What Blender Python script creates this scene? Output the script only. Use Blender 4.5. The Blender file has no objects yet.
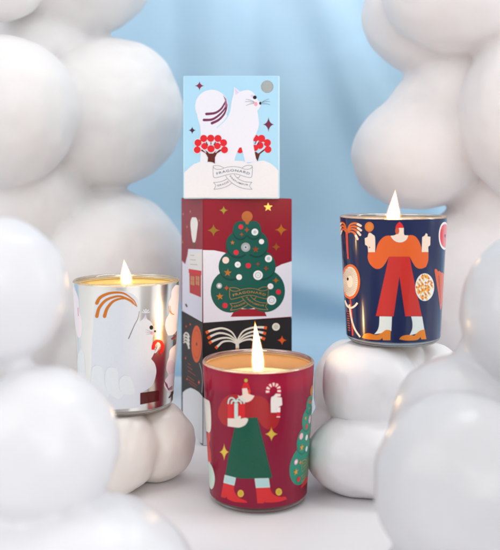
import bpy, bmesh, math, random
from mathutils import Vector, Matrix, noise
from mathutils.geometry import delaunay_2d_cdt
R = math.radians
random.seed(4)
sc = bpy.context.scene
COL = sc.collection

# ------------------------------------------------------------------ camera
F, PX0, PY0, CH = 850.0, 250.0, 180.0, 0.215        # focal length (photo pixels), optical axis, eye height
cam_d = bpy.data.cameras.new('camera')
cam = bpy.data.objects.new('camera', cam_d); COL.objects.link(cam)
cam.location = (0, 0, CH); cam.rotation_euler = (R(90), 0, 0)
cam_d.sensor_fit = 'VERTICAL'; cam_d.sensor_height = 24.0; cam_d.lens = F/550*24.0
cam_d.shift_y = -(275-PY0)/550
cam_d.clip_start = 0.01; cam_d.clip_end = 20
cam_d.dof.use_dof = True; cam_d.dof.focus_distance = 0.625
cam_d.dof.aperture_fstop = cam_d.lens/1000/0.0082
sc.camera = cam

def P(px, py, Y):                                    # photo point at depth Y
    return Vector(((px-PX0)/F*Y, Y, CH-(py-PY0)/F*Y))

# ------------------------------------------------------------------ materials
def lin(c):
    return tuple(((v/255)/12.92 if v/255 <= .04045 else ((v/255+.055)/1.055)**2.4) for v in c[:3])

def newmat(name):
    m = bpy.data.materials.new(name); m.use_nodes = True
    nt = m.node_tree; nt.nodes.clear()
    out = nt.nodes.new('ShaderNodeOutputMaterial')
    return m, nt, out

def pset(b, **k):
    for n, v in k.items():
        n = n.replace('_', ' ')
        if n in b.inputs: b.inputs[n].default_value = v

def noisy_color(nt, base, amp, scale, detail=3):
    tc = nt.nodes.new('ShaderNodeTexCoord')
    n = nt.nodes.new('ShaderNodeTexNoise'); n.inputs['Scale'].default_value = scale; n.inputs['Detail'].default_value = detail
    nt.links.new(tc.outputs['Object'], n.inputs['Vector'])
    r = nt.nodes.new('ShaderNodeMapRange'); r.inputs[1].default_value = .3; r.inputs[2].default_value = .7
    r.inputs[3].default_value = 1-amp; r.inputs[4].default_value = 1+amp
    nt.links.new(n.outputs['Fac'], r.inputs[0])
    mul = nt.nodes.new('ShaderNodeVectorMath'); mul.operation = 'SCALE'
    mul.inputs[0].default_value = base
    nt.links.new(r.outputs[0], mul.inputs['Scale'])
    return mul.outputs[0], n, tc

_inks = {}
def ink(rgb, rough=.35, metal=0., coat=0., amp=.015, trans=0., scale=900):
    key = (tuple(rgb), rough, metal, coat, trans)
    if key in _inks: return _inks[key]
    m, nt, out = newmat('ink')
    b = nt.nodes.new('ShaderNodeBsdfPrincipled')
    col, n, tc = noisy_color(nt, lin(rgb), amp, scale)
    nt.links.new(col, b.inputs['Base Color'])
    pset(b, Roughness=rough, Metallic=metal, Coat_Weight=coat, Coat_Roughness=.05, Specular_IOR_Level=.28)
    sh = b.outputs[0]
    if trans:
        t = nt.nodes.new('ShaderNodeBsdfTranslucent'); nt.links.new(col, t.inputs['Color'])
        mx = nt.nodes.new('ShaderNodeMixShader'); mx.inputs[0].default_value = trans
        nt.links.new(sh, mx.inputs[1]); nt.links.new(t.outputs[0], mx.inputs[2]); sh = mx.outputs[0]
    nt.links.new(sh, out.inputs[0])
    _inks[key] = m
    return m

def cloud_mat(tint=(232, 230, 231), gloss=1.0):
    m, nt, out = newmat('cloud_latex')
    b = nt.nodes.new('ShaderNodeBsdfPrincipled')
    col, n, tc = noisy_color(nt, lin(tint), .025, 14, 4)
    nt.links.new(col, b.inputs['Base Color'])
    n2 = nt.nodes.new('ShaderNodeTexNoise'); n2.inputs['Scale'].default_value = 38; n2.inputs['Detail'].default_value = 6
    nt.links.new(tc.outputs['Object'], n2.inputs['Vector'])
    rr = nt.nodes.new('ShaderNodeMapRange'); rr.inputs[3].default_value = .34+.2*(1-gloss); rr.inputs[4].default_value = .52+.2*(1-gloss)
    nt.links.new(n2.outputs['Fac'], rr.inputs[0]); nt.links.new(rr.outputs[0], b.inputs['Roughness'])
    bp = nt.nodes.new('ShaderNodeBump'); bp.inputs['Strength'].default_value = .24; bp.inputs['Distance'].default_value = .002
    mp = nt.nodes.new('ShaderNodeMapping'); mp.inputs['Scale'].default_value = (95, 95, 16); mp.inputs['Rotation'].default_value = (.5, .3, 0)
    nt.links.new(tc.outputs['Object'], mp.inputs[0])
    n3 = nt.nodes.new('ShaderNodeTexNoise'); n3.inputs['Scale'].default_value = 1; n3.inputs['Detail'].default_value = 5; n3.inputs['Distortion'].default_value = .6
    nt.links.new(mp.outputs[0], n3.inputs['Vector'])
    ad = nt.nodes.new('ShaderNodeMath'); ad.operation = 'MULTIPLY_ADD'; ad.inputs[1].default_value = .35
    nt.links.new(n3.outputs['Fac'], ad.inputs[0]); nt.links.new(n2.outputs['Fac'], ad.inputs[2])
    nt.links.new(ad.outputs[0], bp.inputs['Height']); nt.links.new(bp.outputs[0], b.inputs['Normal'])
    pset(b, Subsurface_Weight=.3+.45*(1-gloss), Subsurface_Scale=.012+.03*(1-gloss), Coat_Weight=.3*gloss, Coat_Roughness=.2)
    b.inputs['Subsurface Radius'].default_value = (1, .8, .7)
    nt.links.new(b.outputs[0], out.inputs[0])
    return m

def glass_mat():
    m, nt, out = newmat('clear_glass')
    g = nt.nodes.new('ShaderNodeBsdfGlass'); g.inputs['IOR'].default_value = 1.5
    g.inputs['Color'].default_value = (.93, .97, .96, 1); g.inputs['Roughness'].default_value = .0
    nt.links.new(g.outputs[0], out.inputs[0])
    return m

def thin_glass_mat():
    m, nt, out = newmat('thin_glass')
    t = nt.nodes.new('ShaderNodeBsdfTransparent'); t.inputs[0].default_value = (.97, .98, .98, 1)
    g = nt.nodes.new('ShaderNodeBsdfGlossy'); g.inputs['Roughness'].default_value = .02
    mx = nt.nodes.new('ShaderNodeMixShader')
    mx.inputs[0].default_value = .045; nt.links.new(t.outputs[0], mx.inputs[1]); nt.links.new(g.outputs[0], mx.inputs[2])
    nt.links.new(mx.outputs[0], out.inputs[0])
    return m

def wax_mat():
    m, nt, out = newmat('wax')
    b = nt.nodes.new('ShaderNodeBsdfPrincipled')
    col, n, tc = noisy_color(nt, (.94, .77, .48), .05, 120)
    nt.links.new(col, b.inputs['Base Color'])
    pset(b, Roughness=.18, Subsurface_Weight=.4, Subsurface_Scale=.006)
    nt.links.new(b.outputs[0], out.inputs[0])
    return m

def flame_mats():
    m, nt, out = newmat('flame_core')
    tc = nt.nodes.new('ShaderNodeTexCoord'); sp = nt.nodes.new('ShaderNodeSeparateXYZ')
    nt.links.new(tc.outputs['Generated'], sp.inputs[0])
    cr = nt.nodes.new('ShaderNodeValToRGB'); e = cr.color_ramp.elements
    e[0].position = 0; e[0].color = (1, .36, .08, 1)
    e[1].position = 1; e[1].color = (1, .45, .12, 1)
    x = cr.color_ramp.elements.new(.22); x.color = (1, .56, .17, 1)
    x = cr.color_ramp.elements.new(.5); x.color = (1, .72, .36, 1)
    x = cr.color_ramp.elements.new(.8); x.color = (1, .62, .25, 1)
    e[-1].color = (1, .30, .05, 1)
    nt.links.new(sp.outputs[2], cr.inputs[0])
    em = nt.nodes.new('ShaderNodeEmission'); nt.links.new(cr.outputs[0], em.inputs[0])
    st = nt.nodes.new('ShaderNodeMapRange'); st.inputs[1].default_value = .04; st.inputs[2].default_value = .5
    st.inputs[3].default_value = 1.3; st.inputs[4].default_value = FLAME
    nt.links.new(sp.outputs[2], st.inputs[0]); st2 = nt.nodes.new('ShaderNodeMapRange'); st2.inputs[1].default_value = .76; st2.inputs[2].default_value = 1; st2.inputs[3].default_value = 1; st2.inputs[4].default_value = .06
    nt.links.new(sp.outputs[2], st2.inputs[0])
    mu = nt.nodes.new('ShaderNodeMath'); mu.operation = 'MULTIPLY'
    nt.links.new(st.outputs[0], mu.inputs[0]); nt.links.new(st2.outputs[0], mu.inputs[1]); nt.links.new(mu.outputs[0], em.inputs[1])
    nt.links.new(em.outputs[0], out.inputs[0])
    s, nt, out = newmat('flame_edge')
    t = nt.nodes.new('ShaderNodeBsdfTransparent'); em = nt.nodes.new('ShaderNodeEmission')
    em.inputs[0].default_value = (1, .34, .07, 1); em.inputs[1].default_value = .8
    ad = nt.nodes.new('ShaderNodeAddShader')
    nt.links.new(t.outputs[0], ad.inputs[0]); nt.links.new(em.outputs[0], ad.inputs[1]); nt.links.new(ad.outputs[0], out.inputs[0])
    h = s.copy(); h.name = 'flame_glow'
    h.node_tree.nodes['Emission'].inputs[1].default_value = .16
    return m, s, h

FLAME = 75.0
def rim_mat(name='rim_glass', clear=.5, sheen=.22, glow=.10):
    m, nt, out = newmat(name)
    g = nt.nodes.new('ShaderNodeBsdfGlass'); g.inputs['IOR'].default_value = 1.45; g.inputs['Color'].default_value = (1, .98, .96, 1)
    t = nt.nodes.new('ShaderNodeBsdfTransparent'); t.inputs[0].default_value = (1, .98, .96, 1)
    gl = nt.nodes.new('ShaderNodeBsdfGlossy'); gl.inputs['Roughness'].default_value = .12
    m1 = nt.nodes.new('ShaderNodeMixShader'); m1.inputs[0].default_value = clear
    m2 = nt.nodes.new('ShaderNodeMixShader'); m2.inputs[0].default_value = sheen
    nt.links.new(g.outputs[0], m1.inputs[1]); nt.links.new(t.outputs[0], m1.inputs[2])
    nt.links.new(m1.outputs[0], m2.inputs[1]); nt.links.new(gl.outputs[0], m2.inputs[2])
    tr = nt.nodes.new('ShaderNodeBsdfTranslucent'); tr.inputs[0].default_value = (1, .97, .93, 1)
    m3 = nt.nodes.new('ShaderNodeMixShader'); m3.inputs[0].default_value = glow
    nt.links.new(m2.outputs[0], m3.inputs[1]); nt.links.new(tr.outputs[0], m3.inputs[2]); nt.links.new(m3.outputs[0], out.inputs[0])
    return m
GLASS, THIN, WAX, RIM = glass_mat(), thin_glass_mat(), wax_mat(), rim_mat()
FOOT = rim_mat('foot_glass', .28, .05, .03)
FCORE, FEDGE, FHALO = flame_mats()
WICK = ink((40, 34, 30), .9)

# ------------------------------------------------------------------ object helpers
def link(name, me, parent=None, smooth=True):
    o = bpy.data.objects.new(name, me); COL.objects.link(o)
    if smooth:
        for p in me.polygons: p.use_smooth = True
    if parent is not None: o.parent = parent; o.matrix_parent_inverse = parent.matrix_world.inverted()
    return o

def empty(name, loc, label, cat, group):
    o = bpy.data.objects.new(name, None); COL.objects.link(o)
    o.location = loc; o.empty_display_size = .02
    o.matrix_world = Matrix.Translation(loc)
    o['label'] = label; o['category'] = cat; o['group'] = group
    return o

def lathe(name, prof, ctr, mat, parent, seg=192, closed=False, shear=None):
    bm = bmesh.new(); rings = []
    for (r, z) in prof:
        sx, sy = shear(z) if shear else (0, 0)
        if r < 1e-6: rings.append([bm.verts.new((ctr[0]+sx, ctr[1]+sy, z))])
        else: rings.append([bm.verts.new((ctr[0]+sx+r*math.cos(2*math.pi*k/seg), ctr[1]+sy+r*math.sin(2*math.pi*k/seg), z)) for k in range(seg)])
    pairs = list(zip(rings, rings[1:]))
    if closed: pairs.append((rings[-1], rings[0]))
    for a, b in pairs:
        for k in range(seg):
            j = (k+1) % seg
            if len(a) == 1 and len(b) == 1: continue
            if len(a) == 1: bm.faces.new((a[0], b[j], b[k]))
            elif len(b) == 1: bm.faces.new((a[k], a[j], b[0]))
            else: bm.faces.new((a[k], a[j], b[j], b[k]))
    bmesh.ops.recalc_face_normals(bm, faces=bm.faces)
    me = bpy.data.meshes.new(name); bm.to_mesh(me); bm.free()
    me.materials.append(mat)
    return link(name, me, parent)

# ------------------------------------------------------------------ printed surfaces
class Plane:
    step = None
    def __init__(s, p, n): s.p, s.n = Vector(p), Vector(n).normalized()
    def at(s, px, py, off):
        d = Vector(((px-PX0)/F, 1, -(py-PY0)/F)); o = Vector((0, 0, CH))
        t = (s.p-o).dot(s.n)/d.dot(s.n)
        return o+d*t+s.n*off
    def normal(s, co): return s.n

class Cone:
    step = .9
    def __init__(s, cx, cy, z0, h, r0, r1): s.cx, s.cy, s.z0, s.h, s.r0, s.r1 = cx, cy, z0, h, r0, r1
    def rad(s, z): return s.r0+(s.r1-s.r0)*(z-s.z0)/s.h
    def polar(s, a, z, off):                         # a = 0 faces the camera, positive to the right
        base = math.atan2(-s.cx, s.cy)               # the camera stands at the origin
        t = -math.pi/2 - math.atan2(s.cx, s.cy)*-1*-1 + a
        r = s.rad(z)+off
        return Vector((s.cx+r*math.cos(t), s.cy+r*math.sin(t), z))
    def at(s, px, py, off):
        dx, dy, dz = (px-PX0)/F, 1.0, -(py-PY0)/F
        L = math.hypot(dx, dy); ux, uy = dx/L, dy/L
        al = s.cx*ux+s.cy*uy                         # along-ray distance of the axis
        q0 = -(s.cx*uy-s.cy*ux)                      # signed offset of the ray from the axis (right positive)
        r = s.r1; z = s.z0+s.h
        for _ in range(7):
            q = q0/r; aq = abs(q)
            ang = math.asin(aq) if aq < .95 else min(math.asin(.95)+(aq-.95)*3.3, 2.7)
            t = (al-r*math.cos(ang))/L
            z = CH+t*dz; r = s.rad(z)
        ang = math.copysign(ang, q)
        th = math.atan2(-uy, -ux)+ang                # turn the normal that faces the ray
        rr = s.rad(z)+off
        return Vector((s.cx+rr*math.cos(th), s.cy+rr*math.sin(th), z))
    def normal(s, co): return Vector((co.x-s.cx, co.y-s.cy, 0)).normalized()

class ConeFlat:                                      # a flat drawing wrapped round the cone
    step = .9
    def __init__(s, cone, ang, z, u0, v0, k): s.c, s.a, s.z, s.u0, s.v0, s.k = cone, ang, z, u0, v0, k
    def at(s, u, v, off):
        z = s.z-(v-s.v0)*s.k
        r = s.c.rad(z); base = math.atan2(-s.c.cy, -s.c.cx)
        th = base+s.a+(u-s.u0)*s.k/r
        return Vector((s.c.cx+(r+off)*math.cos(th), s.c.cy+(r+off)*math.sin(th), z))
    def normal(s, co): return s.c.normal(co)

def Z(x0, y0, s):                                    # enlarged-view coordinates to photo coordinates
    return lambda pts: [(x0+x/s, y0+y/s) for x, y in pts]

def catmull(pts, closed=True, n=6):
    out = []; N = len(pts)
    rng = range(N) if closed else range(N-1)
    for i in rng:
        if closed: p0, p1, p2, p3 = pts[i-1], pts[i], pts[(i+1) % N], pts[(i+2) % N]
        else: p0, p1, p2, p3 = pts[max(i-1, 0)], pts[i], pts[i+1], pts[min(i+2, N-1)]
        for k in range(n):
            t = k/n
            out.append(tuple(.5*((2*p1[j])+(-p0[j]+p2[j])*t+(2*p0[j]-5*p1[j]+4*p2[j]-p3[j])*t*t+(-p0[j]+3*p1[j]-3*p2[j]+p3[j])*t**3) for j in range(len(p1))))
    if not closed: out.append(tuple(pts[-1]))
    return out

def auto(pts, n=4, lim=48):                          # round the gentle turns, keep the corners
    N = len(pts); cor = []
    for i in range(N):
        a, b, c = pts[i-1], pts[i], pts[(i+1) % N]
        t = abs(math.atan2((b[0]-a[0])*(c[1]-b[1])-(b[1]-a[1])*(c[0]-b[0]), (b[0]-a[0])*(c[0]-b[0])+(b[1]-a[1])*(c[1]-b[1])))
        if t > R(lim): cor.append(i)
    if not cor: return catmull(pts, True, n)
    out = []
    for k, i in enumerate(cor):
        j = cor[(k+1) % len(cor)]
        run = [pts[(i+d) % N] for d in range(((j-i-1) % N)+2)]
        out += (catmull(run, False, n) if len(run) > 2 else run)[:-1]
    return out

def inside(x, y, poly):
    c = False; j = len(poly)-1
    for i in range(len(poly)):
        xi, yi = poly[i]; xj, yj = poly[j]
        if (yi > y) != (yj > y) and x < (xj-xi)*(y-yi)/(yj-yi)+xi: c = not c
        j = i
    return c

_glyphs = {}
def glyph(txt):
    if txt in _glyphs: return _glyphs[txt]
    cu = bpy.data.curves.new('lettering', 'FONT'); cu.body = txt; cu.size = 1; cu.space_character = 1.18; cu.align_x = 'CENTER'; cu.resolution_u = 3
    cu.offset = .012
    ob = bpy.data.objects.new('lettering', cu); COL.objects.link(ob)
    dg = bpy.context.evaluated_depsgraph_get(); dg.update()
    me = ob.evaluated_get(dg).to_mesh(); me.calc_loop_triangles()
    res = ([(v.co.x, v.co.y) for v in me.vertices], [tuple(t.vertices) for t in me.loop_triangles])
    ob.evaluated_get(dg).to_mesh_clear()
    bpy.data.objects.remove(ob); bpy.data.curves.remove(cu)
    _glyphs[txt] = res
    return res

class Motif:
    def __init__(s, name, surf, parent, base=.00003, dl=.000005, step=None):
        s.step = step; s.round = isinstance(surf, (Cone, ConeFlat))
        s.name, s.surf, s.parent, s.off, s.dl = name, surf, parent, base, dl
        s.v, s.f, s.fm, s.mats = [], [], [], []
    def slot(s, m):
        if m not in s.mats: s.mats.append(m)
        return s.mats.index(m)
    def tris(s, pts, tris, m):
        b = len(s.v); k = s.slot(m)
        s.v += [s.surf.at(x, y, s.off) for x, y in pts]
        for t in tris:
            a, c, d = (s.v[b+i] for i in t)
            nn = (c-a).cross(d-a)
            if nn.length < 1e-16: continue
            t = tuple(b+i for i in t)
            s.f.append(t if nn.dot(s.surf.normal(a)) > 0 else t[::-1]); s.fm.append(k)
        s.off += s.dl
    def poly(s, pts, m, smooth=None, n=6):
        if smooth is None and s.round: smooth = 'auto'
        if smooth == 'auto': pts = auto(pts)
        elif smooth: pts = catmull(pts, True, n)
        st = s.step or s.surf.step; P2 = []
        for i, a in enumerate(pts):
            b = pts[(i+1) % len(pts)]
            L = math.hypot(b[0]-a[0], b[1]-a[1])
            if L < 1e-3: continue
            k = max(1, int(L/st)) if st else 1
            P2 += [(a[0]+(b[0]-a[0])*j/k, a[1]+(b[1]-a[1])*j/k) for j in range(k)]
        ex = []
        if st:
            xs = [p[0] for p in P2]; ys = [p[1] for p in P2]
            y = min(ys)+st*.5; row = 0
            while y < max(ys):
                x = min(xs)+st*(.5 if row % 2 else .9)
                while x < max(xs):
                    if inside(x, y, P2) and inside(x+.3*st, y, P2) and inside(x-.3*st, y, P2) and inside(x, y+.3*st, P2) and inside(x, y-.3*st, P2): ex.append((x, y))
                    x += st
                y += st; row += 1
        r = delaunay_2d_cdt([Vector(p) for p in P2+ex], [], [list(range(len(P2)))], 1, 1e-5)
        s.tris([tuple(v) for v in r[0]], [tuple(t) for t in r[2] if len(t) == 3], m)
    def ell(s, x, y, rx, m, ry=None, n=28, rot=0):
        ry = ry or rx; c, sn = math.cos(rot), math.sin(rot)
        s.poly([(x+rx*math.cos(2*math.pi*k/n)*c-ry*math.sin(2*math.pi*k/n)*sn, y+rx*math.cos(2*math.pi*k/n)*sn+ry*math.sin(2*math.pi*k/n)*c) for k in range(n)], m, False)
    def star4(s, x, y, rx, m, ry=None):
        ry = ry or rx; pts = []
        tips = [(0, -1), (1, 0), (0, 1), (-1, 0)]
        for i in range(4):
            a, b = tips[i], tips[(i+1) % 4]
            for k in range(6):
                t = k/6
                w = (1-t)**2, 2*t*(1-t)*.12, t*t
                pts.append((x+rx*(w[0]*a[0]+w[1]*(a[0]+b[0])+w[2]*b[0]), y+ry*(w[0]*a[1]+w[1]*(a[1]+b[1])+w[2]*b[1])))
        s.poly(pts, m, False)
    def star5(s, x, y, r, m, rot=0):
        s.poly([(x+(r if k % 2 == 0 else r*.42)*math.sin(math.pi*k/5+rot), y-(r if k % 2 == 0 else r*.42)*math.cos(math.pi*k/5+rot)) for k in range(10)], m, False)
    def stroke(s, pts, w, m, w2=None, smooth=True, caps=False, n=6):
        w2 = w if w2 is None else w2
        if smooth and len(pts) > 2: pts = catmull(pts, False, n)
        if s.round:
            fine = []
            for a, b in zip(pts, pts[1:]):
                k = max(1, int(math.hypot(b[0]-a[0], b[1]-a[1])/.8))
                fine += [(a[0]+(b[0]-a[0])*j/k, a[1]+(b[1]-a[1])*j/k) for j in range(k)]
            pts = fine+[pts[-1]]
        Lp, Rp = [], []; N = len(pts)
        for i, p in enumerate(pts):
            a, b = pts[max(i-1, 0)], pts[min(i+1, N-1)]
            dx, dy = b[0]-a[0], b[1]-a[1]; l = math.hypot(dx, dy) or 1
            ww = (w+(w2-w)*i/(N-1))/2
            Lp.append((p[0]-dy/l*ww, p[1]+dx/l*ww)); Rp.append((p[0]+dy/l*ww, p[1]-dx/l*ww))
        b = len(Lp)
        s.tris(Lp+Rp, [t for i in range(b-1) for t in ((i, i+1, b+i+1), (i, b+i+1, b+i))], m)
        if caps:
            s.ell(*pts[0], w/2, m, n=14)
            if w2 > .3: s.ell(*pts[-1], w2/2, m, n=14)
    def text(s, txt, path, size, m):
        pts = catmull(path, False, 10); acc = [0]
        for a, b in zip(pts, pts[1:]): acc.append(acc[-1]+math.hypot(b[0]-a[0], b[1]-a[1]))
        vs, ts = glyph(txt)
        w = max(v[0] for v in vs)-min(v[0] for v in vs)
        kx = acc[-1]/w                               # the word fills its path
        x0 = min(v[0] for v in vs)
        def on(u, h):
            u = min(max(u, 0), acc[-1])
            i = max(k for k in range(len(acc)-1) if acc[k] <= u+1e-9)
            a, b = pts[i], pts[i+1]; l = acc[i+1]-acc[i] or 1; t = (u-acc[i])/l
            dx, dy = (b[0]-a[0])/l, (b[1]-a[1])/l
            return (a[0]+(b[0]-a[0])*t+dy*h, a[1]+(b[1]-a[1])*t-dx*h)
        s.tris([on((x-x0)*kx, y*size) for x, y in vs], ts, m)
    def build(s):
        me = bpy.data.meshes.new(s.name)
        me.from_pydata([tuple(v) for v in s.v], [], s.f)
        for m in s.mats: me.materials.append(m)
        me.polygons.foreach_set('material_index', s.fm); me.update()
        o = link(s.name, me, s.parent)
        return o

# ------------------------------------------------------------------ setting
def build_table():
    m, nt, out = newmat('white_table')
    b = nt.nodes.new('ShaderNodeBsdfPrincipled')
    col, n, tc = noisy_color(nt, lin((238, 236, 237)), .03, 9, 8)
    nt.links.new(col, b.inputs['Base Color']); pset(b, Roughness=.42)
    n2 = nt.nodes.new('ShaderNodeTexNoise'); n2.inputs['Scale'].default_value = 420; n2.inputs['Detail'].default_value = 4
    nt.links.new(tc.outputs['Object'], n2.inputs['Vector'])
    bp = nt.nodes.new('ShaderNodeBump'); bp.inputs['Strength'].default_value = .06; bp.inputs['Distance'].default_value = .0006
    nt.links.new(n2.outputs['Fac'], bp.inputs['Height']); nt.links.new(bp.outputs[0], b.inputs['Normal'])
    nt.links.new(b.outputs[0], out.inputs[0])
    bm = bmesh.new(); bmesh.ops.create_cube(bm, size=1)
    for v in bm.verts: v.co = Vector((v.co.x*2.2, v.co.y*1.3+.55, v.co.z*.03-.015))
    bmesh.ops.bevel(bm, geom=bm.edges[:], offset=.003, segments=2, affect='EDGES')
    me = bpy.data.meshes.new('tabletop'); bm.to_mesh(me); bm.free(); me.materials.append(m)
    o = link('tabletop', me, smooth=False); o['kind'] = 'structure'
    o['label'] = 'smooth white tabletop under the candles'; o['category'] = 'tabletop'

def build_backdrop():
    m, nt, out = newmat('blue_fabric')
    b = nt.nodes.new('ShaderNodeBsdfPrincipled')
    col, n, tc = noisy_color(nt, lin((158, 194, 217)), .0, 3, 3)
    n.inputs['Scale'].default_value = 2.6; n.inputs['Distortion'].default_value = .8
    cr = nt.nodes.new('ShaderNodeValToRGB'); e = cr.color_ramp.elements           # unevenly dyed cloth
    e[0].position = .34; e[0].color = (*lin((158, 187, 203)), 1)
    e[1].position = .68; e[1].color = (*lin((186, 213, 234)), 1)
    x = e.new(.5); x.color = (*lin((170, 201, 221)), 1)
    nt.links.new(n.outputs['Fac'], cr.inputs[0])
    nt.links.new(cr.outputs[0], b.inputs['Base Color']); pset(b, Roughness=.75, Sheen_Weight=.2)
    wv = nt.nodes.new('ShaderNodeTexNoise'); wv.inputs['Scale'].default_value = 900
    nt.links.new(tc.outputs['Object'], wv.inputs['Vector'])
    bp = nt.nodes.new('ShaderNodeBump'); bp.inputs['Strength'].default_value = .1; bp.inputs['Distance'].default_value = .0005
    nt.links.new(wv.outputs['Fac'], bp.inputs['Height']); nt.links.new(bp.outputs[0], b.inputs['Normal'])
    nt.links.new(b.outputs[0], out.inputs[0])
    NX, bm = 260, bmesh.new(); rows = []
    prof = [(.93+.09*k/4, .0002+.0003*k) for k in range(4)]
    prof += [(1.02+.06*math.sin(a), .0612-.06*math.cos(a)) for a in [math.pi/2*k/10 for k in range(11)]]
    prof += [(1.08, .065+.86*k/90) for k in range(1, 91)]
    for (y, z) in prof:
        row = []
        for i in range(NX+1):
            x = -1.0+2.0*i/NX
            amp = min(1, max(0, (z-.03)/.25))
            d = 0
            # long soft folds that hang and drift sideways
            for (x0, sl, w, a) in ((.135, -.30, .022, .012), (.095, -.36, .034, -.007), (.17, -.42, .018, .008), (.06, -.02, .035, .010), (-.045, .06, .03, .012), (-.10, .03, .022, -.011), (.21, -.2, .03, .014), (.32, .05, .04, .012), (-.3, .02, .05, .015), (.0, .05, .018, -.006)):
                u = (x-(x0+sl*(z-.3)+.01*math.sin(z*9)))/w
                d += a*math.exp(-u*u)
            d += .010*noise.noise(Vector((x*5, z*1.2, 3.1)))
            # a low diagonal swag across the bottom
            u = (z-(.085-.30*(x-.05)))/.026
            d2 = .020*math.exp(-u*u)*max(0, min(1, (x+.15)/.1))*max(0, min(1, (.35-x)/.1))
            row.append(bm.verts.new((x, y-d*amp-d2*min(1, max(0, (z-.02)/.03)), z)))
        rows.append(row)
    for a, c in zip(rows, rows[1:]):
        for i in range(NX): bm.faces.new((a[i], a[i+1], c[i+1], c[i]))
    bmesh.ops.recalc_face_normals(bm, faces=bm.faces)
    me = bpy.data.meshes.new('backdrop'); bm.to_mesh(me); bm.free(); me.materials.append(m)
    o = link('backdrop', me); o['kind'] = 'structure'
    o['label'] = 'softly folded pale blue fabric backdrop'; o['category'] = 'backdrop'

# ------------------------------------------------------------------ clouds
def build_cloud(label, lobes, tint=(232, 230, 231), rest=None, voxel=.0021, smooth=14, seed=1, lump=.0032, gloss=1.0):
    bm = bmesh.new()
    for (px, py, rx, ry, Y, *more) in lobes:
        rot = R(more[0]) if more else 0
        dy = more[1] if len(more) > 1 else .95
        k = Y/F; c = P(px, py, Y)
        mtx = Matrix.Translation(c) @ Matrix.Rotation(rot, 4, 'Y') @ Matrix.Diagonal((rx*k, (rx+ry)/2*k*dy, ry*k, 1))
        bmesh.ops.create_icosphere(bm, subdivisions=5, radius=1, matrix=mtx)
    tm = bpy.data.meshes.new('tmp'); bm.to_mesh(tm); bm.free()
    to = bpy.data.objects.new('tmp', tm); COL.objects.link(to)
    md = to.modifiers.new('r', 'REMESH'); md.mode = 'VOXEL'; md.voxel_size = voxel
    ms = to.modifiers.new('s', 'SMOOTH'); ms.factor = .5; ms.iterations = smooth
    dg = bpy.context.evaluated_depsgraph_get(); dg.update()
    me = bpy.data.meshes.new_from_object(to.evaluated_get(dg)); me.name = 'balloon_cloud'
    bpy.data.objects.remove(to); bpy.data.meshes.remove(tm)
    ns = [v.normal.copy() for v in me.vertices]
    for v, n in zip(me.vertices, ns):
        p = v.co
        d = lump*noise.noise(p*(22 if lump > .0025 else 11)+Vector((seed*7, 0, 0)))+.0012*noise.noise(p*60+Vector((0, seed*5, 0)))+.00035*noise.noise(p*160)
        v.co = p+n*d
    for v in me.vertices:
        if rest:
            (cx, cy, cz, rr) = rest
            dd = math.hypot(v.co.x-cx, v.co.y-cy)
            if v.co.z > cz-.02:
                lim = cz+max(0, (dd-rr)/rr)*.012
                if v.co.z > lim: v.co.z = lim
        if v.co.z < .0006: v.co.z = .0006
    me.materials.clear(); me.materials.append(cloud_mat(tint, gloss))
    o = link('balloon_cloud', me)
    xs = [v.co for v in me.vertices]
    c = Vector((sum(p.x for p in xs)/len(xs), sum(p.y for p in xs)/len(xs), 0))
    for v in me.vertices: v.co -= c
    o.location = c
    o['label'] = label; o['category'] = 'cloud ornament'; o['group'] = 'white balloon clouds around the candles'
    return o

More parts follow.
